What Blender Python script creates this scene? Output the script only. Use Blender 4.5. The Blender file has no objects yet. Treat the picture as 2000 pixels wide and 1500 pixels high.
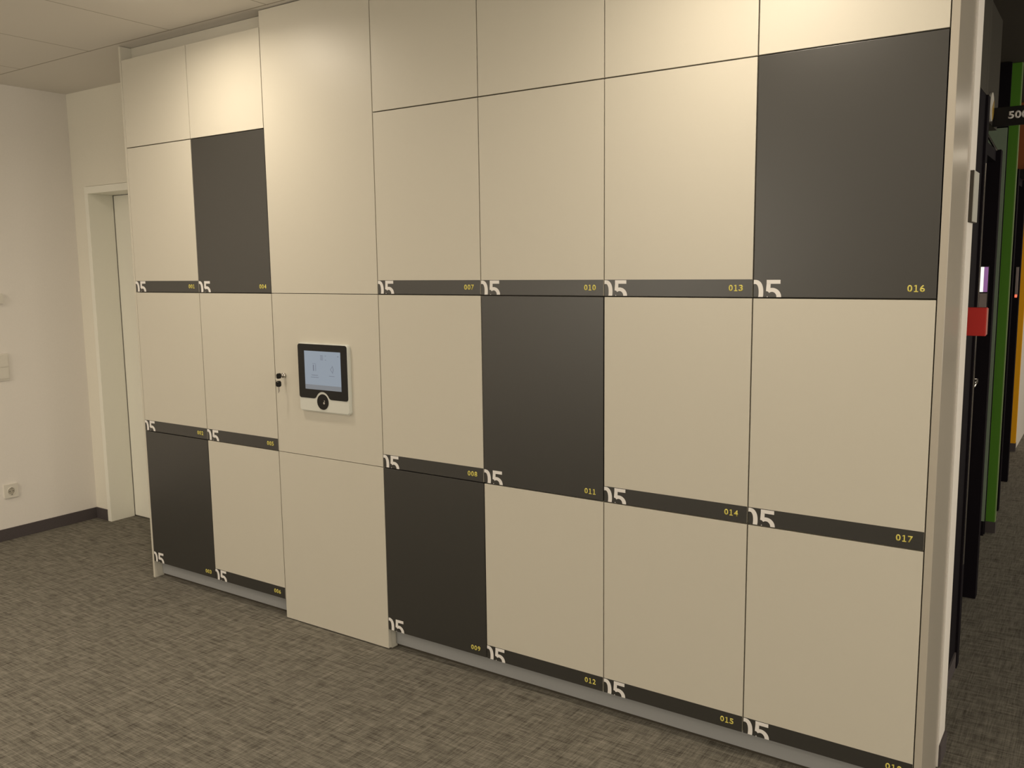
import bpy, bmesh, math
from mathutils import Vector, Matrix

SC = bpy.context.scene
COL = SC.collection

# ------------------------------------------------------------------ camera
S = 1.165
F_PX = 1727.8
CAM = Vector((3.46875 * S, -2.23856 * S, 1.35267 * S))
ROLL, PITCH, YAW = -0.012297, -0.131075, -0.599136
fwd = Vector((math.sin(YAW) * math.cos(PITCH), math.cos(YAW) * math.cos(PITCH), math.sin(PITCH)))
r0 = Vector((math.cos(YAW), -math.sin(YAW), 0))
u0 = r0.cross(fwd)
right = math.cos(ROLL) * r0 + math.sin(ROLL) * u0
up = right.cross(fwd)
cam_data = bpy.data.cameras.new('camera')
cam_data.sensor_width = 36
cam_data.lens = F_PX / 2000 * 36
cam_data.clip_start = 0.05
cam = bpy.data.objects.new('camera', cam_data)
COL.objects.link(cam)
M = Matrix((right, up, -fwd)).transposed().to_4x4()
M.translation = CAM
cam.matrix_world = M
SC.camera = cam

# ------------------------------------------------------------------ world, exposure, lamps
w = bpy.data.worlds.new('world')
SC.world = w
w.use_nodes = True
w.node_tree.nodes['Background'].inputs[0].default_value = (1.0, 0.86, 0.68, 1)
w.node_tree.nodes['Background'].inputs[1].default_value = 0.06
SC.view_settings.view_transform = 'Standard'
SC.view_settings.look = 'None'
SC.view_settings.gamma = 1
SC.view_settings.use_curve_mapping = False
SC.view_settings.exposure = 0.0

WARM = (1.0, 0.86, 0.68)
FILL = (1.0, 0.91, 0.76)  # tint of the added fill panels
CEIL = 2.655


def lamp(name, loc, power, size=0.15, color=WARM, spread=170):
    l = bpy.data.lights.new(name, 'AREA')
    l.shape = 'DISK'
    l.size = size
    l.energy = power
    l.color = color
    l.spread = math.radians(spread)
    o = bpy.data.objects.new(name, l)
    COL.objects.link(o)
    o.location = loc
    return o


def fill_light(name, loc, rot, w_, h_, power):
    """fill panel added outside the frame to brighten the room; no window stands there"""
    l = bpy.data.lights.new(name, 'AREA')
    l.shape = 'RECTANGLE'
    l.size, l.size_y = w_, h_
    l.energy = power
    l.color = FILL
    o = bpy.data.objects.new(name, l)
    COL.objects.link(o)
    o.location = loc
    o.rotation_euler = [math.radians(a) for a in rot]
    return o


# downlights of the lobby, then one fill lamp added for the left wall: (x, y, watts)
DOWN = [(0.85, -0.53, 8.8), (3.16, -0.53, 8.0), (5.9, -0.53, 6),
        (0.68, -3.1, 18), (3.28, -3.1, 6), (5.9, -3.1, 9),
        (0.68, -5.4, 12), (3.28, -5.4, 9), (-0.40, -2.3, 20)]
for (x, y, p) in DOWN:
    lamp('downlight_and_fill', (x, y, CEIL - 0.034), p)
for (x, y, p) in [(4.7, 4.4, 9), (4.6, 7.4, 16), (4.6, 10.4, 20)]:  # nearest one is a fill lamp added to brighten the orange pillar
    lamp('corridor_lamp_and_fill', (x, y, CEIL - 0.022), p)
fill_light('fill_light_rear', (-0.1, -7.1, 1.75), (90, 0, 0), 2.0, 1.5, 45)
fill_light('fill_light_right', (7.3, -3.4, 1.60), (90, 0, 90), 5.0, 1.6, 110)
fill_light('fill_light_corridor', (7.3, 3.6, 1.45), (90, 0, 90), 5.0, 1.8, 62)


# ------------------------------------------------------------------ materials
def mat(name, color, rough=0.5, metal=0.0, spec=0.5, emit=None, estr=0.0, coat=0.0):
    m = bpy.data.materials.new(name)
    m.use_nodes = True
    b = m.node_tree.nodes['Principled BSDF']
    b.inputs['Base Color'].default_value = (*color, 1)
    b.inputs['Roughness'].default_value = rough
    b.inputs['Metallic'].default_value = metal
    b.inputs['Specular IOR Level'].default_value = spec
    b.inputs['Coat Weight'].default_value = coat
    if emit:
        b.inputs['Emission Color'].default_value = (*emit, 1)
        b.inputs['Emission Strength'].default_value = estr
    return m


def nd(m, t, **kw):
    n = m.node_tree.nodes.new(t)
    for k, v in kw.items():
        setattr(n, k, v)
    return n


def fine_noise(m, scale=350, amount=0.05, bump=0.02):
    """subtle surface grain in colour and height"""
    nt = m.node_tree
    b = nt.nodes['Principled BSDF']
    base = tuple(b.inputs['Base Color'].default_value)
    tc = nd(m, 'ShaderNodeTexCoord')
    n = nd(m, 'ShaderNodeTexNoise')
    n.inputs['Scale'].default_value = scale
    n.inputs['Detail'].default_value = 2
    nt.links.new(tc.outputs['Object'], n.inputs['Vector'])
    mx = nd(m, 'ShaderNodeMix', data_type='RGBA')
    mx.inputs['A'].default_value = tuple(c * (1 - amount) for c in base[:3]) + (1,)
    mx.inputs['B'].default_value = tuple(min(1, c * (1 + amount)) for c in base[:3]) + (1,)
    nt.links.new(n.outputs['Fac'], mx.inputs['Factor'])
    nt.links.new(mx.outputs['Result'], b.inputs['Base Color'])
    bp = nd(m, 'ShaderNodeBump')
    bp.inputs['Strength'].default_value = bump
    bp.inputs['Distance'].default_value = 0.001
    nt.links.new(n.outputs['Fac'], bp.inputs['Height'])
    nt.links.new(bp.outputs['Normal'], b.inputs['Normal'])
    return m


M_LAM = fine_noise(mat('laminate_light', (0.58, 0.553, 0.475), 0.42, spec=0.4), 500, 0.02)
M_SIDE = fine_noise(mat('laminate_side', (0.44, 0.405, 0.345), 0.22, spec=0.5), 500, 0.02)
M_DARK = fine_noise(mat('laminate_anthracite', (0.027, 0.026, 0.0235), 0.36, spec=0.9), 500, 0.04)
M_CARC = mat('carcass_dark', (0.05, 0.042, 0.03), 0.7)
M_PLINTH = fine_noise(mat('plinth_grey', (0.36, 0.37, 0.38), 0.4, metal=0.15), 300, 0.03)
M_WHITE = mat('letter_white', (0.80, 0.78, 0.76), 0.5)
M_YEL = mat('letter_yellow', (0.70, 0.62, 0.13), 0.5)
M_WALL = fine_noise(mat('wall_paint', (0.80, 0.765, 0.72), 0.8, spec=0.25), 160, 0.03, 0.06)
M_WALLG = fine_noise(mat('wall_paint_back', (0.84, 0.81, 0.71), 0.8, spec=0.25), 160, 0.03, 0.06)  # back wall paint, a little lighter and yellower
M_FRAME = fine_noise(mat('door_frame_paint', (0.90, 0.89, 0.80), 0.45), 200, 0.02)
M_BASE = fine_noise(mat('baseboard_carpet', (0.070, 0.058, 0.060), 0.8), 260, 0.35, 0.2)
M_PLASTIC = mat('white_plastic', (0.72, 0.69, 0.62), 0.35)
M_PLASTICD = mat('white_plastic_shaded', (0.42, 0.39, 0.33), 0.5)  # shade of the socket recess put into a darker plastic colour
M_BLACKP = mat('black_plastic', (0.010, 0.009, 0.008), 0.5, spec=0.25)
M_GLASSB = mat('black_glass', (0.006, 0.006, 0.006), 0.12, spec=0.3)
M_BODY = mat('terminal_housing', (0.62, 0.63, 0.58), 0.3)
M_CHROME = mat('chrome', (0.75, 0.73, 0.70), 0.18, metal=1)
M_SCREEN = mat('lcd_screen', (0.05, 0.05, 0.06), 0.2, emit=(0.245, 0.30, 0.36), estr=0.85)
M_SCRBAR = mat('lcd_bar', (0.05, 0.05, 0.06), 0.2, emit=(0.17, 0.19, 0.21), estr=0.85)
M_SCRINK = mat('lcd_ink', (0.05, 0.05, 0.06), 0.2, emit=(0.125, 0.15, 0.20), estr=0.85)
M_BLK = mat('black_frame', (0.009, 0.007, 0.010), 0.75, spec=0.08)
M_BLK2 = mat('black_door', (0.012, 0.012, 0.012), 0.5, spec=0.3)
M_OLIVE = mat('dark_partition', (0.055, 0.050, 0.040), 0.7, spec=0.2)
M_CCEIL = mat('unlit_corridor_ceiling', (0.060, 0.052, 0.042), 0.8, spec=0.2)  # darkness of the unlit corridor put into the ceiling colour
M_GREEN = mat('green_paint', (0.095, 0.27, 0.025), 0.6, spec=0.2)
M_GREENL = mat('green_edge', (0.22, 0.34, 0.12), 0.5)
M_ORANGE = mat('orange_paint', (0.88, 0.42, 0.010), 0.6, spec=0.2)
M_RED = mat('red_plastic', (0.52, 0.035, 0.030), 0.5, spec=0.2)
M_REDC = mat('red_clear_cover', (0.60, 0.20, 0.17), 0.15)
M_GLASSG = mat('green_grey_glass', (0.24, 0.31, 0.23), 0.25, spec=0.5)
M_STEEL = mat('brushed_steel', (0.55, 0.53, 0.50), 0.35, metal=0.9)
M_DISPW = mat('display_white', (0.6, 0.6, 0.6), 0.2, emit=(1.0, 0.98, 0.95), estr=0.9)
M_DISPL = mat('display_lilac', (0.3, 0.2, 0.35), 0.2, emit=(0.35, 0.13, 0.40), estr=0.5)
M_DISPG = mat('display_grey', (0.30, 0.25, 0.24), 0.3)
M_LEDR = mat('led_red', (0.8, 0.1, 0.05), 0.3, emit=(1.0, 0.16, 0.08), estr=1.2)
M_LENS = mat('lamp_lens', (0.8, 0.8, 0.8), 0.4, emit=WARM, estr=34)
M_GOLD = mat('gold_yellow', (0.50, 0.33, 0.05), 0.4)


def carpet():
    m = mat('carpet', (0.1, 0.09, 0.07), 0.95, spec=0.1)
    nt = m.node_tree
    L = nt.links
    b = nt.nodes['Principled BSDF']
    tc = nd(m, 'ShaderNodeTexCoord')

    def noise(sx, sy, detail, rough=0.6, off=0.0):
        mp = nd(m, 'ShaderNodeMapping')
        mp.inputs['Scale'].default_value = (sx, sy, 1)
        mp.inputs['Location'].default_value = (off, off * 0.7, 0)
        L.new(tc.outputs['Object'], mp.inputs['Vector'])
        n = nd(m, 'ShaderNodeTexNoise')
        n.inputs['Scale'].default_value = 1
        n.inputs['Detail'].default_value = detail
        n.inputs['Roughness'].default_value = rough
        L.new(mp.outputs['Vector'], n.inputs['Vector'])
        return n.outputs['Fac']

    def math_(op, a, b_=None, clamp=False):
        n = nd(m, 'ShaderNodeMath', operation=op)
        n.use_clamp = clamp
        for i, v in enumerate((a, b_)):
            if v is None:
                continue
            if isinstance(v, (int, float)):
                n.inputs[i].default_value = v
            else:
                L.new(v, n.inputs[i])
        return n.outputs[0]

    sx = noise(8, 230, 4, 0.7)             # threads running along x
    sy = noise(230, 8, 4, 0.7, 7)          # threads running along y
    bx = noise(6, 60, 3, 0.65, 3)            # broader streaks
    by = noise(60, 6, 3, 0.65, 11)
    bl = noise(22, 34, 4, 0.6, 19)          # blotches
    fi = noise(420, 420, 2, 0.5, 5)         # pile
    tot = math_('ADD', math_('MULTIPLY', sx, 1.25), math_('MULTIPLY', sy, 1.0))
    tot = math_('ADD', tot, math_('MULTIPLY', bx, 0.65))
    tot = math_('ADD', tot, math_('MULTIPLY', by, 0.5))
    tot = math_('ADD', tot, math_('MULTIPLY', bl, 0.55))
    tot = math_('ADD', tot, math_('MULTIPLY', fi, 0.45))
    tot = math_('DIVIDE', tot, 4.4)
    cr = nd(m, 'ShaderNodeValToRGB')
    cr.color_ramp.elements[0].position = 0.42
    cr.color_ramp.elements[0].color = (0.062, 0.056, 0.046, 1)
    cr.color_ramp.elements[1].position = 0.585
    cr.color_ramp.elements[1].color = (0.275, 0.258, 0.218, 1)
    L.new(tot, cr.inputs['Fac'])
    L.new(cr.outputs['Color'], b.inputs['Base Color'])
    bp = nd(m, 'ShaderNodeBump')
    bp.inputs['Strength'].default_value = 0.25
    bp.inputs['Distance'].default_value = 0.003
    L.new(tot, bp.inputs['Height'])
    L.new(bp.outputs['Normal'], b.inputs['Normal'])
    return m


def ceiling_mat():
    """white ceiling panels 0.65 m wide with fine dark joints"""
    m = mat('ceiling_panels', (0.6, 0.57, 0.53), 0.85, spec=0.2)
    nt = m.node_tree
    L = nt.links
    b = nt.nodes['Principled BSDF']
    tc = nd(m, 'ShaderNodeTexCoord')
    sp = nd(m, 'ShaderNodeSeparateXYZ')
    L.new(tc.outputs['Object'], sp.inputs[0])

    def line(out, origin, period, half):
        a = nd(m, 'ShaderNodeMath', operation='SUBTRACT')
        L.new(out, a.inputs[0])
        a.inputs[1].default_value = origin
        p = nd(m, 'ShaderNodeMath', operation='PINGPONG')
        L.new(a.outputs[0], p.inputs[0])
        p.inputs[1].default_value = period / 2
        c = nd(m, 'ShaderNodeMath', operation='LESS_THAN')
        L.new(p.outputs[0], c.inputs[0])
        c.inputs[1].default_value = half
        return c.outputs[0]

    lx = line(sp.outputs['X'], -0.215, 0.65, 0.0035)
    ly = line(sp.outputs['Y'], -0.028, 2.6, 0.0045)
    front = nd(m, 'ShaderNodeMath', operation='LESS_THAN')   # no joints in the strip behind the lockers' front
    L.new(sp.outputs['Y'], front.inputs[0])
    front.inputs[1].default_value = -0.02
    mx = nd(m, 'ShaderNodeMath', operation='MAXIMUM')
    L.new(lx, mx.inputs[0])
    L.new(ly, mx.inputs[1])
    ml = nd(m, 'ShaderNodeMath', operation='MULTIPLY')
    L.new(mx.outputs[0], ml.inputs[0])
    L.new(front.outputs[0], ml.inputs[1])
    mix = nd(m, 'ShaderNodeMix', data_type='RGBA')
    mix.inputs['A'].default_value = (0.78, 0.745, 0.69, 1)
    mix.inputs['B'].default_value = (0.46, 0.42, 0.36, 1)
    L.new(ml.outputs[0], mix.inputs['Factor'])
    L.new(mix.outputs['Result'], b.inputs['Base Color'])
    return m


M_CARPET = carpet()
M_CEIL = ceiling_mat()


# ------------------------------------------------------------------ helpers
def box_bm(x0, x1, y0, y1, z0, z1, bev=0.0, bm=None):
    own = bmesh.new()
    bmesh.ops.create_cube(own, size=1)
    for v in own.verts:
        v.co = Vector(((v.co.x + .5) * (x1 - x0) + x0, (v.co.y + .5) * (y1 - y0) + y0, (v.co.z + .5) * (z1 - z0) + z0))
    if bev:
        bmesh.ops.bevel(own, geom=own.edges[:], offset=bev, segments=2, affect='EDGES', profile=0.6)
    if bm is None:
        return own
    me = bpy.data.meshes.new('t')
    own.to_mesh(me)
    own.free()
    bm.from_mesh(me)
    bpy.data.meshes.remove(me)
    return bm


def cyl_bm(p0, p1, r0_, r1_=None, seg=32, bm=None, bev=0.0):
    p0, p1 = Vector(p0), Vector(p1)
    d = p1 - p0
    own = bmesh.new()
    bmesh.ops.create_cone(own, cap_ends=True, segments=seg, radius1=r0_, radius2=r0_ if r1_ is None else r1_, depth=d.length)
    if bev:
        ed = [e for e in own.edges if len(e.link_faces) == 2 and any(len(f.verts) > 4 for f in e.link_faces)]
        bmesh.ops.bevel(own, geom=ed, offset=bev, segments=2, affect='EDGES')
    q = d.to_track_quat('Z', 'Y').to_matrix().to_4x4()
    q.translation = (p0 + p1) / 2
    bmesh.ops.transform(own, matrix=q, verts=own.verts)
    if bm is None:
        return own
    me = bpy.data.meshes.new('t')
    own.to_mesh(me)
    own.free()
    bm.from_mesh(me)
    bpy.data.meshes.remove(me)
    return bm


def torus_bm(center, R, r, axis='X', seg=32, bm=None, ang=None):
    bm = bm or bmesh.new()
    rings = []
    c = Vector(center)
    n = 10
    for i in range(seg):
        a = 2 * math.pi * i / seg
        ring = []
        for j in range(n):
            t = 2 * math.pi * j / n
            rr = R + r * math.cos(t)
            h = r * math.sin(t)
            u, v = rr * math.cos(a), rr * math.sin(a)
            co = {'X': (h, u, v), 'Y': (u, h, v), 'Z': (u, v, h)}[axis]
            ring.append(bm.verts.new(c + Vector(co)))
        rings.append(ring)
    for i in range(seg):
        A, B = rings[i], rings[(i + 1) % seg]
        for j in range(n):
            bm.faces.new((A[j], A[(j + 1) % n], B[(j + 1) % n], B[j]))
    bmesh.ops.recalc_face_normals(bm, faces=bm.faces)
    return bm


def prism_bm(pts, y0, y1, bm=None, clip=None):
    """polygon in (x, z), extruded from y0 (front) to y1 (back); clip = (xmin, zmin)"""
    own = bmesh.new()
    vs = [own.verts.new((x, y0, z)) for x, z in pts]
    own.faces.new(vs)
    if clip:
        for co, no in (((clip[0], 0, 0), (-1, 0, 0)), ((0, 0, clip[1]), (0, 0, -1))):
            bmesh.ops.bisect_plane(own, geom=own.verts[:] + own.edges[:] + own.faces[:], plane_co=co, plane_no=no, clear_outer=True)
    if own.faces:
        r = bmesh.ops.extrude_face_region(own, geom=own.faces[:])
        for g in r['geom']:
            if isinstance(g, bmesh.types.BMVert):
                g.co.y = y1
        bmesh.ops.recalc_face_normals(own, faces=own.faces)
    if bm is None:
        return own
    me = bpy.data.meshes.new('t')
    own.to_mesh(me)
    own.free()
    bm.from_mesh(me)
    bpy.data.meshes.remove(me)
    return bm


def rrect(x0, x1, z0, z1, r, n=6):
    pts = []
    for cx, cz, a0 in ((x1 - r, z1 - r, 0), (x0 + r, z1 - r, 90), (x0 + r, z0 + r, 180), (x1 - r, z0 + r, 270)):
        for i in range(n + 1):
            a = math.radians(a0 + 90 * i / n)
            pts.append((cx + r * math.cos(a), cz + r * math.sin(a)))
    return pts


def obj(name, bm, m, parent=None, smooth=False):
    me = bpy.data.meshes.new(name)
    bm.to_mesh(me)
    bm.free()
    me.materials.append(m)
    if smooth:
        for p in me.polygons:
            p.use_smooth = True
    o = bpy.data.objects.new(name, me)
    COL.objects.link(o)
    if parent:
        o.parent = parent
    return o


def thing(name, label, cat, loc=(0, 0, 0), rotz=0, group=None):
    o = bpy.data.objects.new(name, None)
    o.empty_display_size = 0.1
    COL.objects.link(o)
    o.location = loc
    o.rotation_euler = (0, 0, rotz)
    return tag(o, label, cat, group)


def tag(o, label, cat, group=None):
    o['label'] = label
    o['category'] = cat
    if group:
        o['group'] = group
    return o


def struct(name, bm, m, parent=None):
    o = obj(name, bm, m, parent)
    o['kind'] = 'structure'
    return o


def text_mesh(name, body, height, m, parent, loc, depth=0.0006, bold=0.0, sx=1.0, spacing=1.0, align='RIGHT'):
    """flat lettering facing -y, top right (or top left) corner at loc"""
    cu = bpy.data.curves.new('t', 'FONT')
    cu.body = body
    cu.size = 1.0
    cu.space_character = spacing
    cu.offset = bold
    cu.resolution_u = 4
    t = bpy.data.objects.new('t', cu)
    COL.objects.link(t)
    bpy.context.view_layer.update()
    me = bpy.data.meshes.new_from_object(t.evaluated_get(bpy.context.evaluated_depsgraph_get()))
    bpy.data.objects.remove(t)
    bpy.data.curves.remove(cu)
    bm = bmesh.new()
    bm.from_mesh(me)
    bpy.data.meshes.remove(me)
    xs = [v.co.x for v in bm.verts]
    ys = [v.co.y for v in bm.verts]
    k = height / (max(ys) - min(ys))
    for v in bm.verts:
        x = (v.co.x - (max(xs) if align == 'RIGHT' else min(xs))) * k * sx
        z = (v.co.y - max(ys)) * k
        v.co = Vector((x, 0, z))
    bmesh.ops.remove_doubles(bm, verts=bm.verts, dist=1e-6)
    r = bmesh.ops.extrude_face_region(bm, geom=bm.faces[:])
    for g in r['geom']:
        if isinstance(g, bmesh.types.BMVert):
            g.co.y -= depth
    bmesh.ops.recalc_face_normals(bm, faces=bm.faces)
    o = obj(name, bm, m, parent)
    o.location = loc
    return o


# ------------------------------------------------------------------ the room
XL = -1.34
struct('floor', box_bm(XL - .2, 7.4, -7.2, 15.2, -0.12, 0.0), M_CARPET)
struct('ceiling', box_bm(XL - .2, 7.4, -7.2, 0.60, CEIL, CEIL + 0.12), M_CEIL)
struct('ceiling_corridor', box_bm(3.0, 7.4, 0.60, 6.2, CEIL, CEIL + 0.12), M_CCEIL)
struct('ceiling_corridor_end', box_bm(3.0, 7.4, 6.2, 15.2, CEIL, CEIL + 0.12), M_WALL)
struct('wall_left', box_bm(XL - .2, XL, -7.2, 0.60, 0, CEIL), M_WALL)
struct('wall_rear', box_bm(XL - .2, 7.4, -7.4, -7.2, 0, CEIL), M_WALL)
struct('wall_right', box_bm(7.4, 7.6, -7.4, 15.2, 0, CEIL), M_WALL)
# back wall with the door opening (clear opening -1.165 .. -0.28, 2.055 high)
DX0, DX1, DZ = -1.200, -0.245, 2.095
bm = box_bm(XL, DX0, 0.483, 0.70, 0, CEIL)
box_bm(DX1, 3.40, 0.483, 0.70, 0, CEIL, bm=bm)
box_bm(DX0, DX1, 0.483, 0.70, DZ, CEIL, bm=bm)
struct('wall_back', bm, M_WALLG)
# wall nib that closes off the locker row towards the corridor
struct('wall_corridor_corner', box_bm(3.40, 3.668, 0.288, 0.405, 0, CEIL), M_WALL)
struct('wall_corridor_end', box_bm(3.0, 7.4, 15.0, 15.2, 0, CEIL), M_WALL)

# baseboards
struct('baseboard_left', box_bm(XL, XL + 0.010, -7.2, 0.483, 0, 0.070, 0.0015), M_BASE)
struct('baseboard_back', box_bm(XL + 0.010, DX0 + 0.012, 0.473, 0.483, 0, 0.070, 0.0015), M_BASE)
struct('baseboard_corner', box_bm(3.668, 3.675, 0.292, 0.405, 0, 0.070, 0.0015), M_BASE)

# door in the back wall: steel frame, reveal, white leaf
door = thing('door_1', 'plain white door leaf in a pale steel frame at the back left', 'door', (DX0, 0.483, 0))
door['kind'] = 'structure'
del door['label'], door['category']
bm = box_bm(0, 0.036, -0.012, 0.152, 0, 2.050, 0.002)
box_bm(0.919, 0.955, -0.012, 0.152, 0, 2.050, 0.002, bm=bm)
box_bm(0, 0.955, -0.012, 0.152, 2.050, 2.092, 0.002, bm=bm)
obj('door_frame', bm, M_FRAME, door)
bm = box_bm(0.0385, 0.9165, 0.155, 0.195, 0.006, 2.047, 0.0015)
obj('door_leaf', bm, M_FRAME, door)
bm = cyl_bm((0.86, 0.155, 1.05), (0.86, 0.105, 1.05), 0.009)
cyl_bm((0.865, 0.108, 1.05), (0.76, 0.108, 1.05), 0.009, bm=bm)
cyl_bm((0.86, 0.155, 1.05), (0.86, 0.148, 1.05), 0.026, bm=bm)
obj('door_handle', bm, M_STEEL, door, True)

# ------------------------------------------------------------------ lockers
HB, H3, H2, H1, HT = 0.088, 0.7776, 1.4766, 2.1745, 2.588
BAND = 0.0530
GAP = 0.0021
DEPTH = 0.280
XS = [0.0, 0.499, 0.998, 1.6235, 2.128, 2.634, 3.138, 3.6425]


def band_digits(parent, x0, z0, front):
    """white 05, cut off by the left and lower door edge"""
    top = z0 + BAND - 0.0018
    bm = bmesh.new()
    clip = (x0 + 0.0004, z0 + 0.0006)
    # zero
    cx, cz, rx, ry, th, tv = x0 + 0.0045, top - 0.0375, 0.0255, 0.0375, 0.0140, 0.0120
    n = 44

    def se(a, rx_, ry_):
        c, s = math.cos(a), math.sin(a)
        e = 0.86
        return (cx + rx_ * math.copysign(abs(c) ** e, c), cz + ry_ * math.copysign(abs(s) ** e, s))
    outer = [se(math.pi / 2 * (1.25 - 2.5 * i / n), rx, ry) for i in range(n + 1)]
    inner = [se(math.pi / 2 * (1.25 - 2.5 * i / n), rx - th, ry - tv) for i in range(n + 1)]
    for i in range(n):
        prism_bm([outer[i], outer[i + 1], inner[i + 1], inner[i]], front - 0.0007, front, bm, clip)
    # five
    fx = x0 + 0.0385
    prism_bm([(fx + 0.001, top), (fx + 0.042, top), (fx + 0.042, top - 0.0115), (fx + 0.001, top - 0.0115)], front - 0.0007, front, bm, clip)
    prism_bm([(fx + 0.001, top - 0.0110), (fx + 0.0130, top - 0.0110), (fx + 0.0122, top - 0.036), (fx - 0.0005, top - 0.033)], front - 0.0007, front, bm, clip)
    bx, bz, brx, bry = fx + 0.0175, top - 0.0500, 0.0275, 0.0265
    n = 40
    a0, a1 = math.radians(128), math.radians(-150)
    ang = [a0 + (a1 - a0) * i / n for i in range(n + 1)]
    outer = [(bx + brx * math.cos(a), bz + bry * math.sin(a)) for a in ang]
    inner = [(bx + (brx - 0.0138) * math.cos(a), bz + (bry - 0.0118) * math.sin(a)) for a in ang]
    for i in range(n):
        prism_bm([outer[i], outer[i + 1], inner[i + 1], inner[i]], front - 0.0009, front, bm, clip)
    prism_bm([(fx - 0.001, top - 0.0560), (fx + 0.0035, top - 0.0478), (fx + 0.0095, top - 0.0560)], front - 0.0009, front, bm, clip)
    bmesh.ops.remove_doubles(bm, verts=bm.verts, dist=1e-6)
    return obj('floor_number', bm, M_WHITE, parent)


def locker_door(col, x0, x1, z0, z1, ox, dark=False, num=None, label=None):
    """door front at y = 0, thickness 19 mm; coordinates relative to the column"""
    a, b = x0 - ox + GAP, x1 - ox - GAP
    lo, hi = z0 + GAP, z1 - GAP
    d = obj('door', box_bm(a, b, 0, 0.019, lo, hi, 0.0007), M_DARK if dark else M_LAM, col)
    if label:
        d['label'] = label
    if num:
        if not dark:
            obj('number_strip', box_bm(a + 0.0001, b - 0.0001, -0.0005, 0.0002, lo + 0.0001, lo + BAND), M_DARK, d)
        front = -0.0006 if not dark else -0.0001
        band_digits(d, a, lo, front)
        number_mesh(num, d, b - 0.0285, front, lo + 0.0365)
    return d


def char_bm(ch):
    cu = bpy.data.curves.new('t', 'FONT')
    cu.body = ch
    cu.offset = 0.022
    cu.resolution_u = 4
    t = bpy.data.objects.new('t', cu)
    COL.objects.link(t)
    bpy.context.view_layer.update()
    me = bpy.data.meshes.new_from_object(t.evaluated_get(bpy.context.evaluated_depsgraph_get()))
    bpy.data.objects.remove(t)
    bpy.data.curves.remove(cu)
    return me


CHARS = {}


def number_mesh(num, parent, xr, y, zt, h=0.0190, cw=0.0128, pitch=0.0158):
    bm = bmesh.new()
    n = len(num)
    for k, ch in enumerate(num):
        xl = xr - cw - (n - 1 - k) * pitch
        if ch == '1':                       # drawn with a flag and a foot
            w_ = 0.0030
            c = xl + cw * 0.52
            for pts in ([(c - w_ / 2, zt), (c + w_ / 2, zt), (c + w_ / 2, zt - h), (c - w_ / 2, zt - h)],
                        [(c - w_ / 2, zt), (c - w_ / 2, zt - 0.0030), (c - 0.0050, zt - 0.0042), (c - 0.0050, zt - 0.0018)],
                        [(xl + 0.0014, zt - h), (xl + 0.0014, zt - h + 0.0026), (c - w_ / 2, zt - h + 0.0026), (c - w_ / 2, zt - h)],
                        [(c + w_ / 2, zt - h), (c + w_ / 2, zt - h + 0.0026), (xl + cw - 0.0008, zt - h + 0.0026), (xl + cw - 0.0008, zt - h)]):
                prism_bm(pts, y - 0.0006, y, bm)
            continue
        if ch not in CHARS:
            CHARS[ch] = char_bm(ch)
        me = CHARS[ch]
        t = bmesh.new()
        t.from_mesh(me)
        xs = [v.co.x for v in t.verts]
        ys = [v.co.y for v in t.verts]
        for v in t.verts:
            v.co = Vector((xl + (v.co.x - min(xs)) / (max(xs) - min(xs)) * cw, y,
                           zt - h + (v.co.y - min(ys)) / (max(ys) - min(ys)) * h))
        r = bmesh.ops.extrude_face_region(t, geom=t.faces[:])
        for g in r['geom']:
            if isinstance(g, bmesh.types.BMVert):
                g.co.y -= 0.0006
        bmesh.ops.recalc_face_normals(t, faces=t.faces)
        m2 = bpy.data.meshes.new('t')
        t.to_mesh(m2)
        t.free()
        bm.from_mesh(m2)
        bpy.data.meshes.remove(m2)
    return obj('locker_number', bm, M_YEL, parent)


def column(i, label, nums, darks, top=HT):
    x0, x1 = XS[i], XS[i + 1]
    c = thing('locker_cabinet', label, 'locker', (x0, 0, 0), 0, 'numbered locker columns')
    W = x1 - x0
    # carcass: open-fronted box with shelves behind the doors
    bm = box_bm(0.0005, 0.012, 0.021, DEPTH, HB, top)
    box_bm(W - 0.012, W - 0.0005, 0.021, DEPTH, HB, top, bm=bm)
    box_bm(0.012, W - 0.012, DEPTH - 0.008, DEPTH, HB, top, bm=bm)
    for z in (HB + 0.001, H3 - 0.008, H2 - 0.008, H1 - 0.008, top - 0.016):
        box_bm(0.012, W - 0.012, 0.021, DEPTH - 0.008, z, z + 0.016, bm=bm)
    obj('carcass', bm, M_CARC, c)
    rows = [(H2, H1), (H3, H2), (HB, H3)]
    locker_door(c, x0, x1, H1, top, x0)
    for (z0, z1), n, dk in zip(rows, nums, darks):
        kind = 'anthracite' if dk else 'light grey'
        locker_door(c, x0, x1, z0, z1, x0, dk, n, '%s locker door numbered %s' % (kind, n))
    return c


column(0, 'leftmost locker column, doors 001 to 003, only the bottom door anthracite', ('001', '002', '003'), (0, 0, 1))
column(1, 'locker column left of the terminal, doors 004 to 006, top numbered door anthracite', ('004', '005', '006'), (1, 0, 0))
column(3, 'locker column right of the terminal, doors 007 to 009, bottom door anthracite', ('007', '008', '009'), (0, 0, 1))
column(4, 'locker column with doors 010 to 012, the middle door 011 anthracite', ('010', '011', '012'), (0, 1, 0))
column(5, 'all light grey locker column with doors 013 to 015', ('013', '014', '015'), (0, 0, 0))
column(6, 'rightmost locker column, doors 016 to 018, large anthracite door 016 at the top', ('016', '017', '018'), (1, 0, 0))

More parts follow.
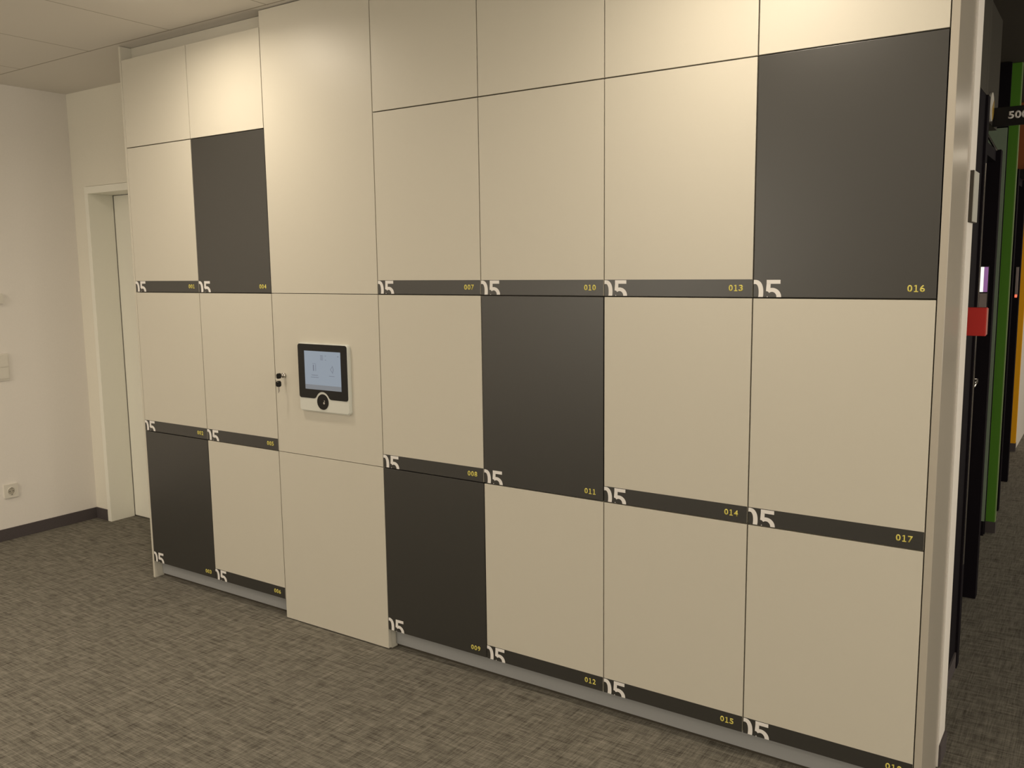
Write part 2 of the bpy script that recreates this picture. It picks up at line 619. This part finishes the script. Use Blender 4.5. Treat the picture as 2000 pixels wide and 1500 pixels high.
# service column with the terminal
x0, x1 = XS[2], XS[3]
sv = thing('service_cabinet', 'plain wide light grey cabinet column carrying the terminal, reaching the carpet', 'cabinet', (x0, 0, 0))
W = x1 - x0
bm = box_bm(0.0005, 0.012, 0.021, DEPTH, HB, HT)
box_bm(W - 0.012, W - 0.0005, 0.021, DEPTH, HB, HT, bm=bm)
box_bm(0.012, W - 0.012, DEPTH - 0.008, DEPTH, HB, HT, bm=bm)
for z in (HB, H3 - 0.008, H2 - 0.008, HT - 0.016):
    box_bm(0.012, W - 0.012, 0.021, DEPTH - 0.008, z, z + 0.016, bm=bm)
obj('carcass', bm, M_CARC, sv)
a, b = GAP, W - GAP
for z0, z1 in ((0.004, H3), (H3, H2), (H2, CEIL - 0.003)):
    obj('door', box_bm(a, b, 0, 0.019, z0 + GAP * .6, z1 - GAP * .6, 0.0007), M_LAM, sv)
# side faces of the lower door that stand proud of the recessed plinth
obj('base_cheek', box_bm(a, a + 0.018, 0.0195, 0.20, 0.0, HB - 0.001), M_LAM, sv)
obj('base_cheek', box_bm(b - 0.018, b, 0.0195, 0.20, 0.0, HB - 0.001), M_LAM, sv)
lk = obj('lock', cyl_bm((0.060, 0.0, 1.121), (0.060, -0.012, 1.121), 0.0115, 0.0100, 28, bev=0.001), M_CHROME, sv, True)

# keys in the lock
kx, kz = x0 + 0.060, 1.121
keys = thing('key_ring', 'two black headed keys on a ring hanging from the cabinet lock', 'keys', (kx, 0, kz))
bm = prism_bm(rrect(-0.045, -0.019, -0.0115, 0.0115, 0.008), -0.0016, 0.0016)
bmesh.ops.rotate(bm, verts=bm.verts, cent=(0, 0, 0), matrix=Matrix.Rotation(math.radians(90), 3, 'Z'))
hd = obj('key_head', bm, M_BLACKP, keys)
obj('key_blade', box_bm(-0.001, 0.001, -0.020, -0.0125, -0.004, 0.004), M_CHROME, keys)
bm = prism_bm(rrect(-0.0115, 0.0115, -0.047, -0.021, 0.008), -0.0365, -0.0333)
bmesh.ops.rotate(bm, verts=bm.verts, cent=(0, -0.035, 0), matrix=Matrix.Rotation(math.radians(38), 3, 'Z'))
hd2 = obj('key_head', bm, M_BLACKP, keys)
bm = prism_bm([(-0.004, -0.047), (0.004, -0.047), (0.004, -0.066), (0.0015, -0.069), (-0.002, -0.075), (-0.004, -0.070), (-0.0025, -0.062), (-0.004, -0.056)], -0.0358, -0.0340)
bmesh.ops.rotate(bm, verts=bm.verts, cent=(0, -0.035, 0), matrix=Matrix.Rotation(math.radians(38), 3, 'Z'))
obj('key_blade', bm, M_CHROME, keys)
obj('ring', torus_bm((0, -0.036, -0.013), 0.0135, 0.0009, 'X'), M_CHROME, keys, True)

# terminal
tx, tz = 1.1630, 1.2705
term = thing('locker_terminal', 'touchscreen terminal with black glass front and round reader on the plain column', 'terminal', (tx, 0, tz))
TW, TH = 0.298, 0.292
bm = prism_bm(rrect(0, TW, -TH, 0, 0.014), -0.015, 0)
ed = [e for e in bm.edges if all(abs(v.co.y + 0.015) < 1e-6 for v in e.verts)]
bmesh.ops.bevel(bm, geom=ed, offset=0.004, segments=3, affect='EDGES')
obj('housing', bm, M_BODY, term)
cx, cz, cr = 0.1430, -0.2470, 0.0425
gx0, gx1, gz1, gz0, gr = 0.0035, TW - 0.0065, -0.0045, -0.2350, 0.011
pts = []
for ccx, ccz, a0 in ((gx1 - gr, gz1 - gr, 0), (gx0 + gr, gz1 - gr, 90), (gx0 + gr, gz0 + gr, 180)):
    for i in range(7):
        a = math.radians(a0 + 15 * i)
        pts.append((ccx + gr * math.cos(a), ccz + gr * math.sin(a)))
# concave arch around the reader, with softened shoulders
half = math.sqrt(cr ** 2 - (gz0 - cz) ** 2)
pts.append((cx - half - 0.010, gz0))
pts.append((cx - half - 0.004, gz0 + 0.002))
aS = math.degrees(math.atan2(gz0 + 0.008 - cz, -half + 0.001))
aE = 180 - aS
for i in range(21):
    a = math.radians(aS + (aE - aS) * i / 20)
    pts.append((cx + cr * math.cos(a), cz + cr * math.sin(a)))
pts.append((cx + half + 0.004, gz0 + 0.002))
pts.append((cx + half + 0.010, gz0))
for i in range(7):
    a = math.radians(270 + 15 * i)
    pts.append((gx1 - gr + gr * math.cos(a), gz0 + gr + gr * math.sin(a)))
gl = obj('glass_front', prism_bm(pts, -0.0165, -0.0149), M_GLASSB, term)
sx0, sx1, sz1, sz0 = 0.0430, 0.2560, -0.0330, -0.1960
scr = obj('screen', box_bm(sx0, sx1, -0.0170, -0.0164, sz0, sz1), M_SCREEN, term)
obj('screen_bar', box_bm(sx0, sx1, -0.0172, -0.0169, sz0, sz0 + 0.020), M_SCRBAR, scr)
Y0, Y1 = -0.0172, -0.0169
bm = bmesh.new()
mk = bmesh.new()
for r in range(4):                      # small sign grid at the top centre
    box_bm(sx0 + 0.096, sx0 + 0.112, Y0, Y1, sz1 - 0.0190 - r * 0.0058, sz1 - 0.0165 - r * 0.0058, bm=bm)
    if r in (0, 3):
        box_bm(sx0 + 0.124, sx0 + 0.130, Y0, Y1, sz1 - 0.0190 - r * 0.0058, sz1 - 0.0165 - r * 0.0058, bm=mk)
box_bm(sx0 + 0.196, sx0 + 0.203, Y0, Y1, sz1 - 0.020, sz1 - 0.016, bm=mk)
obj('corner_symbol', mk, M_SCRINK, scr)
obj('heading_symbol', bm, M_SCRINK, scr)
bm = bmesh.new()
box_bm(sx0 + 0.0500, sx0 + 0.0565, Y0, Y1, sz1 - 0.084, sz1 - 0.058, bm=bm)
box_bm(sx0 + 0.0650, sx0 + 0.0675, Y0, Y1, sz1 - 0.084, sz1 - 0.056, bm=bm)
box_bm(sx0 + 0.0480, sx0 + 0.0675, Y0, Y1, sz1 - 0.0535, sz1 - 0.0518, bm=bm)
box_bm(sx0 + 0.0400, sx0 + 0.0780, Y0, Y1, sz1 - 0.1030, sz1 - 0.1005, bm=bm)
box_bm(sx0 + 0.0360, sx0 + 0.0820, Y0, Y1, sz1 - 0.1120, sz1 - 0.1098, bm=bm)
obj('open_symbol', bm, M_SCRINK, scr)
bm = bmesh.new()
for s in (1, -1):
    prism_bm([(sx0 + 0.152, sz1 - 0.074), (sx0 + 0.162, sz1 - 0.074 + s * 0.012), (sx0 + 0.165, sz1 - 0.074 + s * 0.012), (sx0 + 0.155, sz1 - 0.074)], Y0, Y1, bm)
    prism_bm([(sx0 + 0.172, sz1 - 0.074), (sx0 + 0.166, sz1 - 0.074 + s * 0.016), (sx0 + 0.163, sz1 - 0.074 + s * 0.016), (sx0 + 0.169, sz1 - 0.074)], Y0, Y1, bm)
box_bm(sx0 + 0.144, sx0 + 0.176, Y0, Y1, sz1 - 0.1030, sz1 - 0.1010, bm=bm)
obj('return_symbol', bm, M_SCRINK, scr)
rd = obj('reader', cyl_bm((cx, -0.0148, cz), (cx, -0.0175, cz), 0.0335, 0.0325, 48), M_BLACKP, term)
bm = cyl_bm((cx + 0.009, -0.0174, cz - 0.004), (cx + 0.009, -0.0182, cz - 0.004), 0.0050, None, 20)
cyl_bm((cx + 0.010, -0.0174, cz + 0.007), (cx + 0.014, -0.0180, cz + 0.003), 0.0016, None, 8, bm=bm)
obj('reader_symbol', bm, M_STEEL, rd)

# end panels, plinths, filler
pl = obj('end_panel', box_bm(-0.0145, -0.0005, 0, 0.30, 0.0, CEIL - 0.002, 0.0007), M_LAM)
tag(pl, 'thin light grey end panel closing the left end of the locker row', 'panel')
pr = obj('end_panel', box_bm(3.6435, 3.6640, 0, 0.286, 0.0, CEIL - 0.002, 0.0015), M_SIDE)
tag(pr, 'tall satin grey end panel at the right end of the lockers beside the corridor', 'panel')
for xa, xb, lab in ((0.0005, XS[2] - 0.001, 'recessed grey plinth strip under the two left locker columns'),
                    (XS[3] + 0.001, XS[7] - 0.001, 'long recessed grey plinth strip under the four right locker columns')):
    o = thing('plinth', lab, 'plinth', (xa, 0.045, 0))
    obj('face_board', box_bm(0, xb - xa, 0, 0.015, 0.012, HB - 0.002), M_PLINTH, o)
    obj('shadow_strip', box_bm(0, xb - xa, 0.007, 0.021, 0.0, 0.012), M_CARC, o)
o = obj('ceiling_filler', box_bm(0.0, XS[2] - 0.001, 0.058, 0.074, HT + 0.001, CEIL - 0.002), M_LAM)
tag(o, 'recessed grey filler board above the two left locker columns', 'panel')
o = obj('ceiling_filler', box_bm(XS[3] + 0.001, XS[7] - 0.001, 0.002, 0.018, HT + 0.002, CEIL - 0.002), M_LAM)
tag(o, 'light grey filler board above the four right locker columns', 'panel')

# ------------------------------------------------------------------ left wall fittings (face +x)
sk = thing('power_socket', 'small white power socket low on the left wall', 'socket', (XL, -0.044, 0.293))
bm = prism_bm(rrect(-0.0405, 0.0405, -0.0405, 0.0405, 0.004), -0.011, 0)
Rz = Matrix.Rotation(math.radians(90), 3, 'Z')


def rot_x(bm):
    bmesh.ops.rotate(bm, verts=bm.verts, cent=(0, 0, 0), matrix=Rz)
    return bm


obj('cover_plate', rot_x(bm), M_PLASTIC, sk)
obj('socket_rim', torus_bm((0.0112, 0, -0.002), 0.0225, 0.0022, 'X'), M_PLASTIC, sk, True)
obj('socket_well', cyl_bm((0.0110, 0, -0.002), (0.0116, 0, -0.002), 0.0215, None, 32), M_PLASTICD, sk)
bm = cyl_bm((0.0116, -0.0095, -0.002), (0.0121, -0.0095, -0.002), 0.0027, None, 12)
cyl_bm((0.0116, 0.0095, -0.002), (0.0121, 0.0095, -0.002), 0.0027, None, 12, bm=bm)
obj('pin_hole', bm, M_BLACKP, sk)
obj('earth_clip', box_bm(0.0112, 0.0145, -0.004, 0.004, 0.0165, 0.0215), M_STEEL, sk)
obj('earth_clip', box_bm(0.0112, 0.0145, -0.004, 0.004, -0.0255, -0.0205), M_STEEL, sk)

sw = thing('light_switch', 'white double light switch cut by the left picture edge', 'switch', (XL, -0.0345, 1.032))
obj('cover_plate', rot_x(prism_bm(rrect(-0.0405, 0.0405, -0.079, 0.079, 0.003), -0.009, 0)), M_PLASTIC, sw)
for z in (0.0355, -0.0355):
    r = obj('rocker', rot_x(prism_bm(rrect(-0.033, 0.033, z - 0.0325, z + 0.0325, 0.002), -0.0135, -0.0088)), M_PLASTIC, sw)
th = thing('room_thermostat', 'tiny white round edged control above the light switch at the picture edge', 'thermostat', (XL, -0.036, 1.432))
obj('casing', rot_x(prism_bm(rrect(-0.040, 0.040, -0.030, 0.030, 0.010), -0.016, 0)), M_PLASTIC, th)
obj('dial', cyl_bm((0.016, -0.012, 0), (0.021, -0.012, 0), 0.018, 0.016, 28), M_PLASTIC, th)

# ------------------------------------------------------------------ corridor side
# notice plate on the wall nib
npz = thing('notice_plate', 'pale framed notice plate on the wall edge right of the lockers', 'sign', (3.668, 0.300, 1.690))
obj('backing', box_bm(0, 0.010, 0, 0.095, 0, 0.148, 0.001), M_CARC, npz)
obj('front_sheet', box_bm(0.010, 0.0125, 0.004, 0.094, 0.002, 0.146), M_BODY, npz)
# manual call point (red box) projecting from the corner
cp = thing('alarm_call_point', 'red alarm call point box on the wall corner right of the lockers', 'alarm', (3.640, 0.580, 1.340))
struct('wall_corridor_post', box_bm(3.42, 3.606, 0.405, 1.070, 2.172, CEIL), M_OLIVE)
struct('wall_corridor_lintel', box_bm(3.607, 7.4, 0.60, 0.74, 2.44, CEIL), M_OLIVE)
obj('housing', box_bm(-0.003, 0.062, -0.016, 0.016, 0, 0.0905, 0.002), M_RED, cp)
obj('back_plate', box_bm(-0.033, -0.003, -0.014, 0.014, 0.004, 0.086), M_RED, cp)
obj('clear_cover', box_bm(0.062, 0.0645, -0.014, 0.014, 0.004, 0.088, 0.0008), M_REDC, cp)

# partition wall behind the office fronts
struct('wall_corridor_left', box_bm(3.20, 3.30, 0.70, 15.0, 0, CEIL), M_OLIVE)
struct('trim_1', box_bm(3.606, 3.612, 0.412, 1.060, 0, 0.070), M_BASE)


def office_front(y0, y1, xo0, xo1, h0, h1, xleaf, dlabel, handle):
    """black portal: near post, far post, head and leaf; posts stand proud of the leaf"""
    t = thing('office_door', dlabel, 'door', (xleaf, y0, 0))
    obj('door_frame', box_bm(-0.20, xo0 - xleaf, 0.0, 0.055, 0, h0, 0.002), M_BLK, t)
    obj('door_frame', box_bm(-0.20, xo1 - xleaf, y1 - y0, y1 - y0 + 0.06, 0, h1, 0.002), M_BLK, t)
    obj('door_head', box_bm(-0.15, min(xo0, xo1) - xleaf - 0.02, 0.055, y1 - y0, h1 - 0.05, h1), M_BLK, t)
    obj('door_leaf', box_bm(-0.045, 0, 0.057, y1 - y0 - 0.004, 0.006, h1 - 0.052, 0.002), M_BLK2, t)
    if handle:
        hy, hz, hx = handle
        bm = cyl_bm((0, hy, hz), (hx, hy, hz), 0.010, None, 20)
        cyl_bm((hx - 0.008, hy, hz - 0.002), (hx - 0.008, hy - 0.10, hz - 0.012), 0.010, None, 20, bm=bm)
        cyl_bm((0, hy, hz), (0.008, hy, hz), 0.026, None, 24, bm=bm)
        obj('handle', bm, M_CHROME, t, True)
    return t


d1 = office_front(1.072, 1.915, 3.6150, 3.5790, 2.17, 2.065, 3.498,
                  'nearest black framed office door in the corridor with chrome lever', (0.50, 1.074, 0.078))
obj('side_panel', box_bm(-0.076, 0.108, -0.666, -0.001, 0.001, 2.17), M_BLK, d1)
obj('edge_strip', box_bm(0.1172, 0.1195, 0.004, 0.022, 0.42, 1.93), M_CHROME, d1)
tr = obj('transom_panel', box_bm(3.30, 3.536, 1.128, 2.10, 2.172, CEIL - 0.002), M_OLIVE)
tag(tr, 'dark olive panel above the nearest black office door', 'panel')
tr = obj('transom_panel', box_bm(3.30, 3.606, 1.072, 1.127, 2.172, CEIL - 0.002), M_OLIVE)
tag(tr, 'dark narrow post top above the nearest black door frame', 'panel')

# door closer arm under the sign
obj('closer_arm', cyl_bm((0.014, 0.823, 2.150), (0.064, 0.828, 2.058), 0.006, None, 12), M_CHROME, d1)


tr = obj('transom_panel', box_bm(3.392, 3.500, 4.545, 4.60, 2.135, CEIL - 0.002), mat('shaded_orange_paint', (0.30, 0.095, 0.03), 0.6, spec=0.2))  # added panel, its brown stands for the orange in shadow
tag(tr, 'brown panel added for the shaded orange above the farther black office door', 'panel')

# room signs
sg = thing('room_sign', 'black projecting room sign reading 500 above the nearest office door', 'sign', (3.540, 1.885, 2.161))
obj('panel', box_bm(0, 0.30, 0, 0.016, 0, 0.0805, 0.002), M_BLACKP, sg)
text_mesh('lettering', '500', 0.0325, M_WHITE, sg, (0.0605, 0.0, 0.0605), bold=0.035, sx=1.15, spacing=1.05, align='LEFT')
em = thing('round_plaque', 'small white and yellow round plaque beside the 500 sign', 'plaque', (3.536, 1.815, 2.236))
obj('disc', cyl_bm((0, 0, 0), (0.009, 0, 0), 0.060, None, 40), M_PLASTIC, em)
bm = bmesh.new()
vs = [(0.0105, 0.056 * math.cos(a), 0.056 * math.sin(a)) for a in [math.radians(-75 + 8 * i) for i in range(15)]]
vs = [(0.0105, 0, 0)] + vs
vv = [bm.verts.new(v) for v in vs]
bm.faces.new(vv)
r_ = bmesh.ops.extrude_face_region(bm, geom=bm.faces[:])
for g in r_['geom']:
    if isinstance(g, bmesh.types.BMVert):
        g.co.x = 0.009
bmesh.ops.recalc_face_normals(bm, faces=bm.faces)
obj('yellow_sector', bm, M_GOLD, em)

# room booking display on the far post of the first door
ds = thing('door_display', 'upright glowing white door display above the red call point', 'display', (3.520, 1.915, 1.300))
obj('casing', box_bm(0, 0.040, -0.014, 0, 0, 0.257, 0.001), M_BLACKP, ds)
obj('screen', box_bm(0.006, 0.020, -0.0155, -0.0139, 0.140, 0.252), M_DISPW, ds)
obj('lilac_band', box_bm(0.0205, 0.037, -0.0155, -0.0139, 0.140, 0.252), M_DISPL, ds)
obj('lower_field', box_bm(0.006, 0.037, -0.0155, -0.0139, 0.003, 0.134), M_DISPG, ds)

# greenish glass pane and green pillar
gp = thing('glass_panel', 'narrow grey green glass pane left of the green pillar', 'glass panel', (3.30, 3.030, 0))
obj('pane', box_bm(0, 0.188, 0, 0.010, 0.085, 2.30), M_GLASSG, gp)
obj('bottom_rail', box_bm(0, 0.186, -0.006, 0.016, 0, 0.085), M_BLK, gp)
obj('edge_mullion', box_bm(0, 0.1895, 0.030, 0.052, 0, CEIL - 0.004), M_BLK, gp)
gr = thing('green_pillar', 'bright green painted pillar with dark base in the corridor', 'pillar', (3.30, 3.116, 0))
obj('shaft', box_bm(0, 0.232, 0, 0.034, 0.066, CEIL - 0.002), M_GREEN, gr)
obj('edge_trim', box_bm(0.232, 0.2365, 0.001, 0.034, 0.066, CEIL - 0.002), M_GREENL, gr)
obj('base', box_bm(0, 0.2385, -0.004, 0.037, 0, 0.066), M_BASE, gr)

d2 = office_front(3.650, 4.530, 3.5030, 3.4720, 2.13, 2.13, 3.415,
                  'farther black framed office door between green and orange pillars', None)
sg2 = thing('room_sign', 'smaller black projecting sign farther down the corridor', 'sign', (3.412, 4.470, 2.128))
obj('panel', box_bm(0, 0.30, 0, 0.016, 0, 0.0705, 0.002), M_BLACKP, sg2)
obj('yellow_dot', cyl_bm((0.012, 0, 0.040), (0.012, -0.002, 0.040), 0.008, None, 16), M_GOLD, sg2)
ds2 = thing('door_display', 'slim grey door display with a red light on the farther black door', 'display', (3.447, 4.528, 1.330))
obj('casing', box_bm(0, 0.017, -0.014, 0, 0, 0.205, 0.001), M_DISPG, ds2)
obj('status_light', box_bm(0.001, 0.016, -0.016, -0.0139, -0.006, 0.014, 0.001), M_LEDR, ds2)

og = thing('orange_pillar', 'orange painted pillar with dark base near the corridor end', 'pillar', (3.30, 5.730, 0))
obj('shaft', box_bm(0.026, 0.118, 0, 0.05, 0.070, CEIL - 0.002), M_ORANGE, og)
obj('base', box_bm(0, 0.120, -0.004, 0.053, 0, 0.070), M_BASE, og)
struct('wall_corridor_far', box_bm(3.30, 3.412, 5.80, 15.0, 0, CEIL), M_WALL)
struct('trim_2', box_bm(3.30, 3.326, 5.70, 5.79, 0.0, CEIL), M_WALL)

# ------------------------------------------------------------------ ceiling downlights
for i, (x, y, p) in enumerate(DOWN[:2]):
    t = thing('ceiling_downlight', ('round ceiling downlight above the left locker columns', 'round ceiling downlight above the right locker columns')[i],
              'ceiling light', (x, y, CEIL))
    obj('ring', torus_bm((0, 0, 0), 0.098, 0.006, 'Z', 48), M_PLASTIC, t, True)
    bm = bmesh.new()
    bmesh.ops.create_uvsphere(bm, u_segments=32, v_segments=16, radius=1)
    bmesh.ops.bisect_plane(bm, geom=bm.verts[:] + bm.edges[:] + bm.faces[:], plane_co=(0, 0, 0), plane_no=(0, 0, 1), clear_outer=True)
    bmesh.ops.scale(bm, vec=(0.093, 0.093, 0.030), verts=bm.verts)
    obj('lens', bm, M_LENS, t, True)
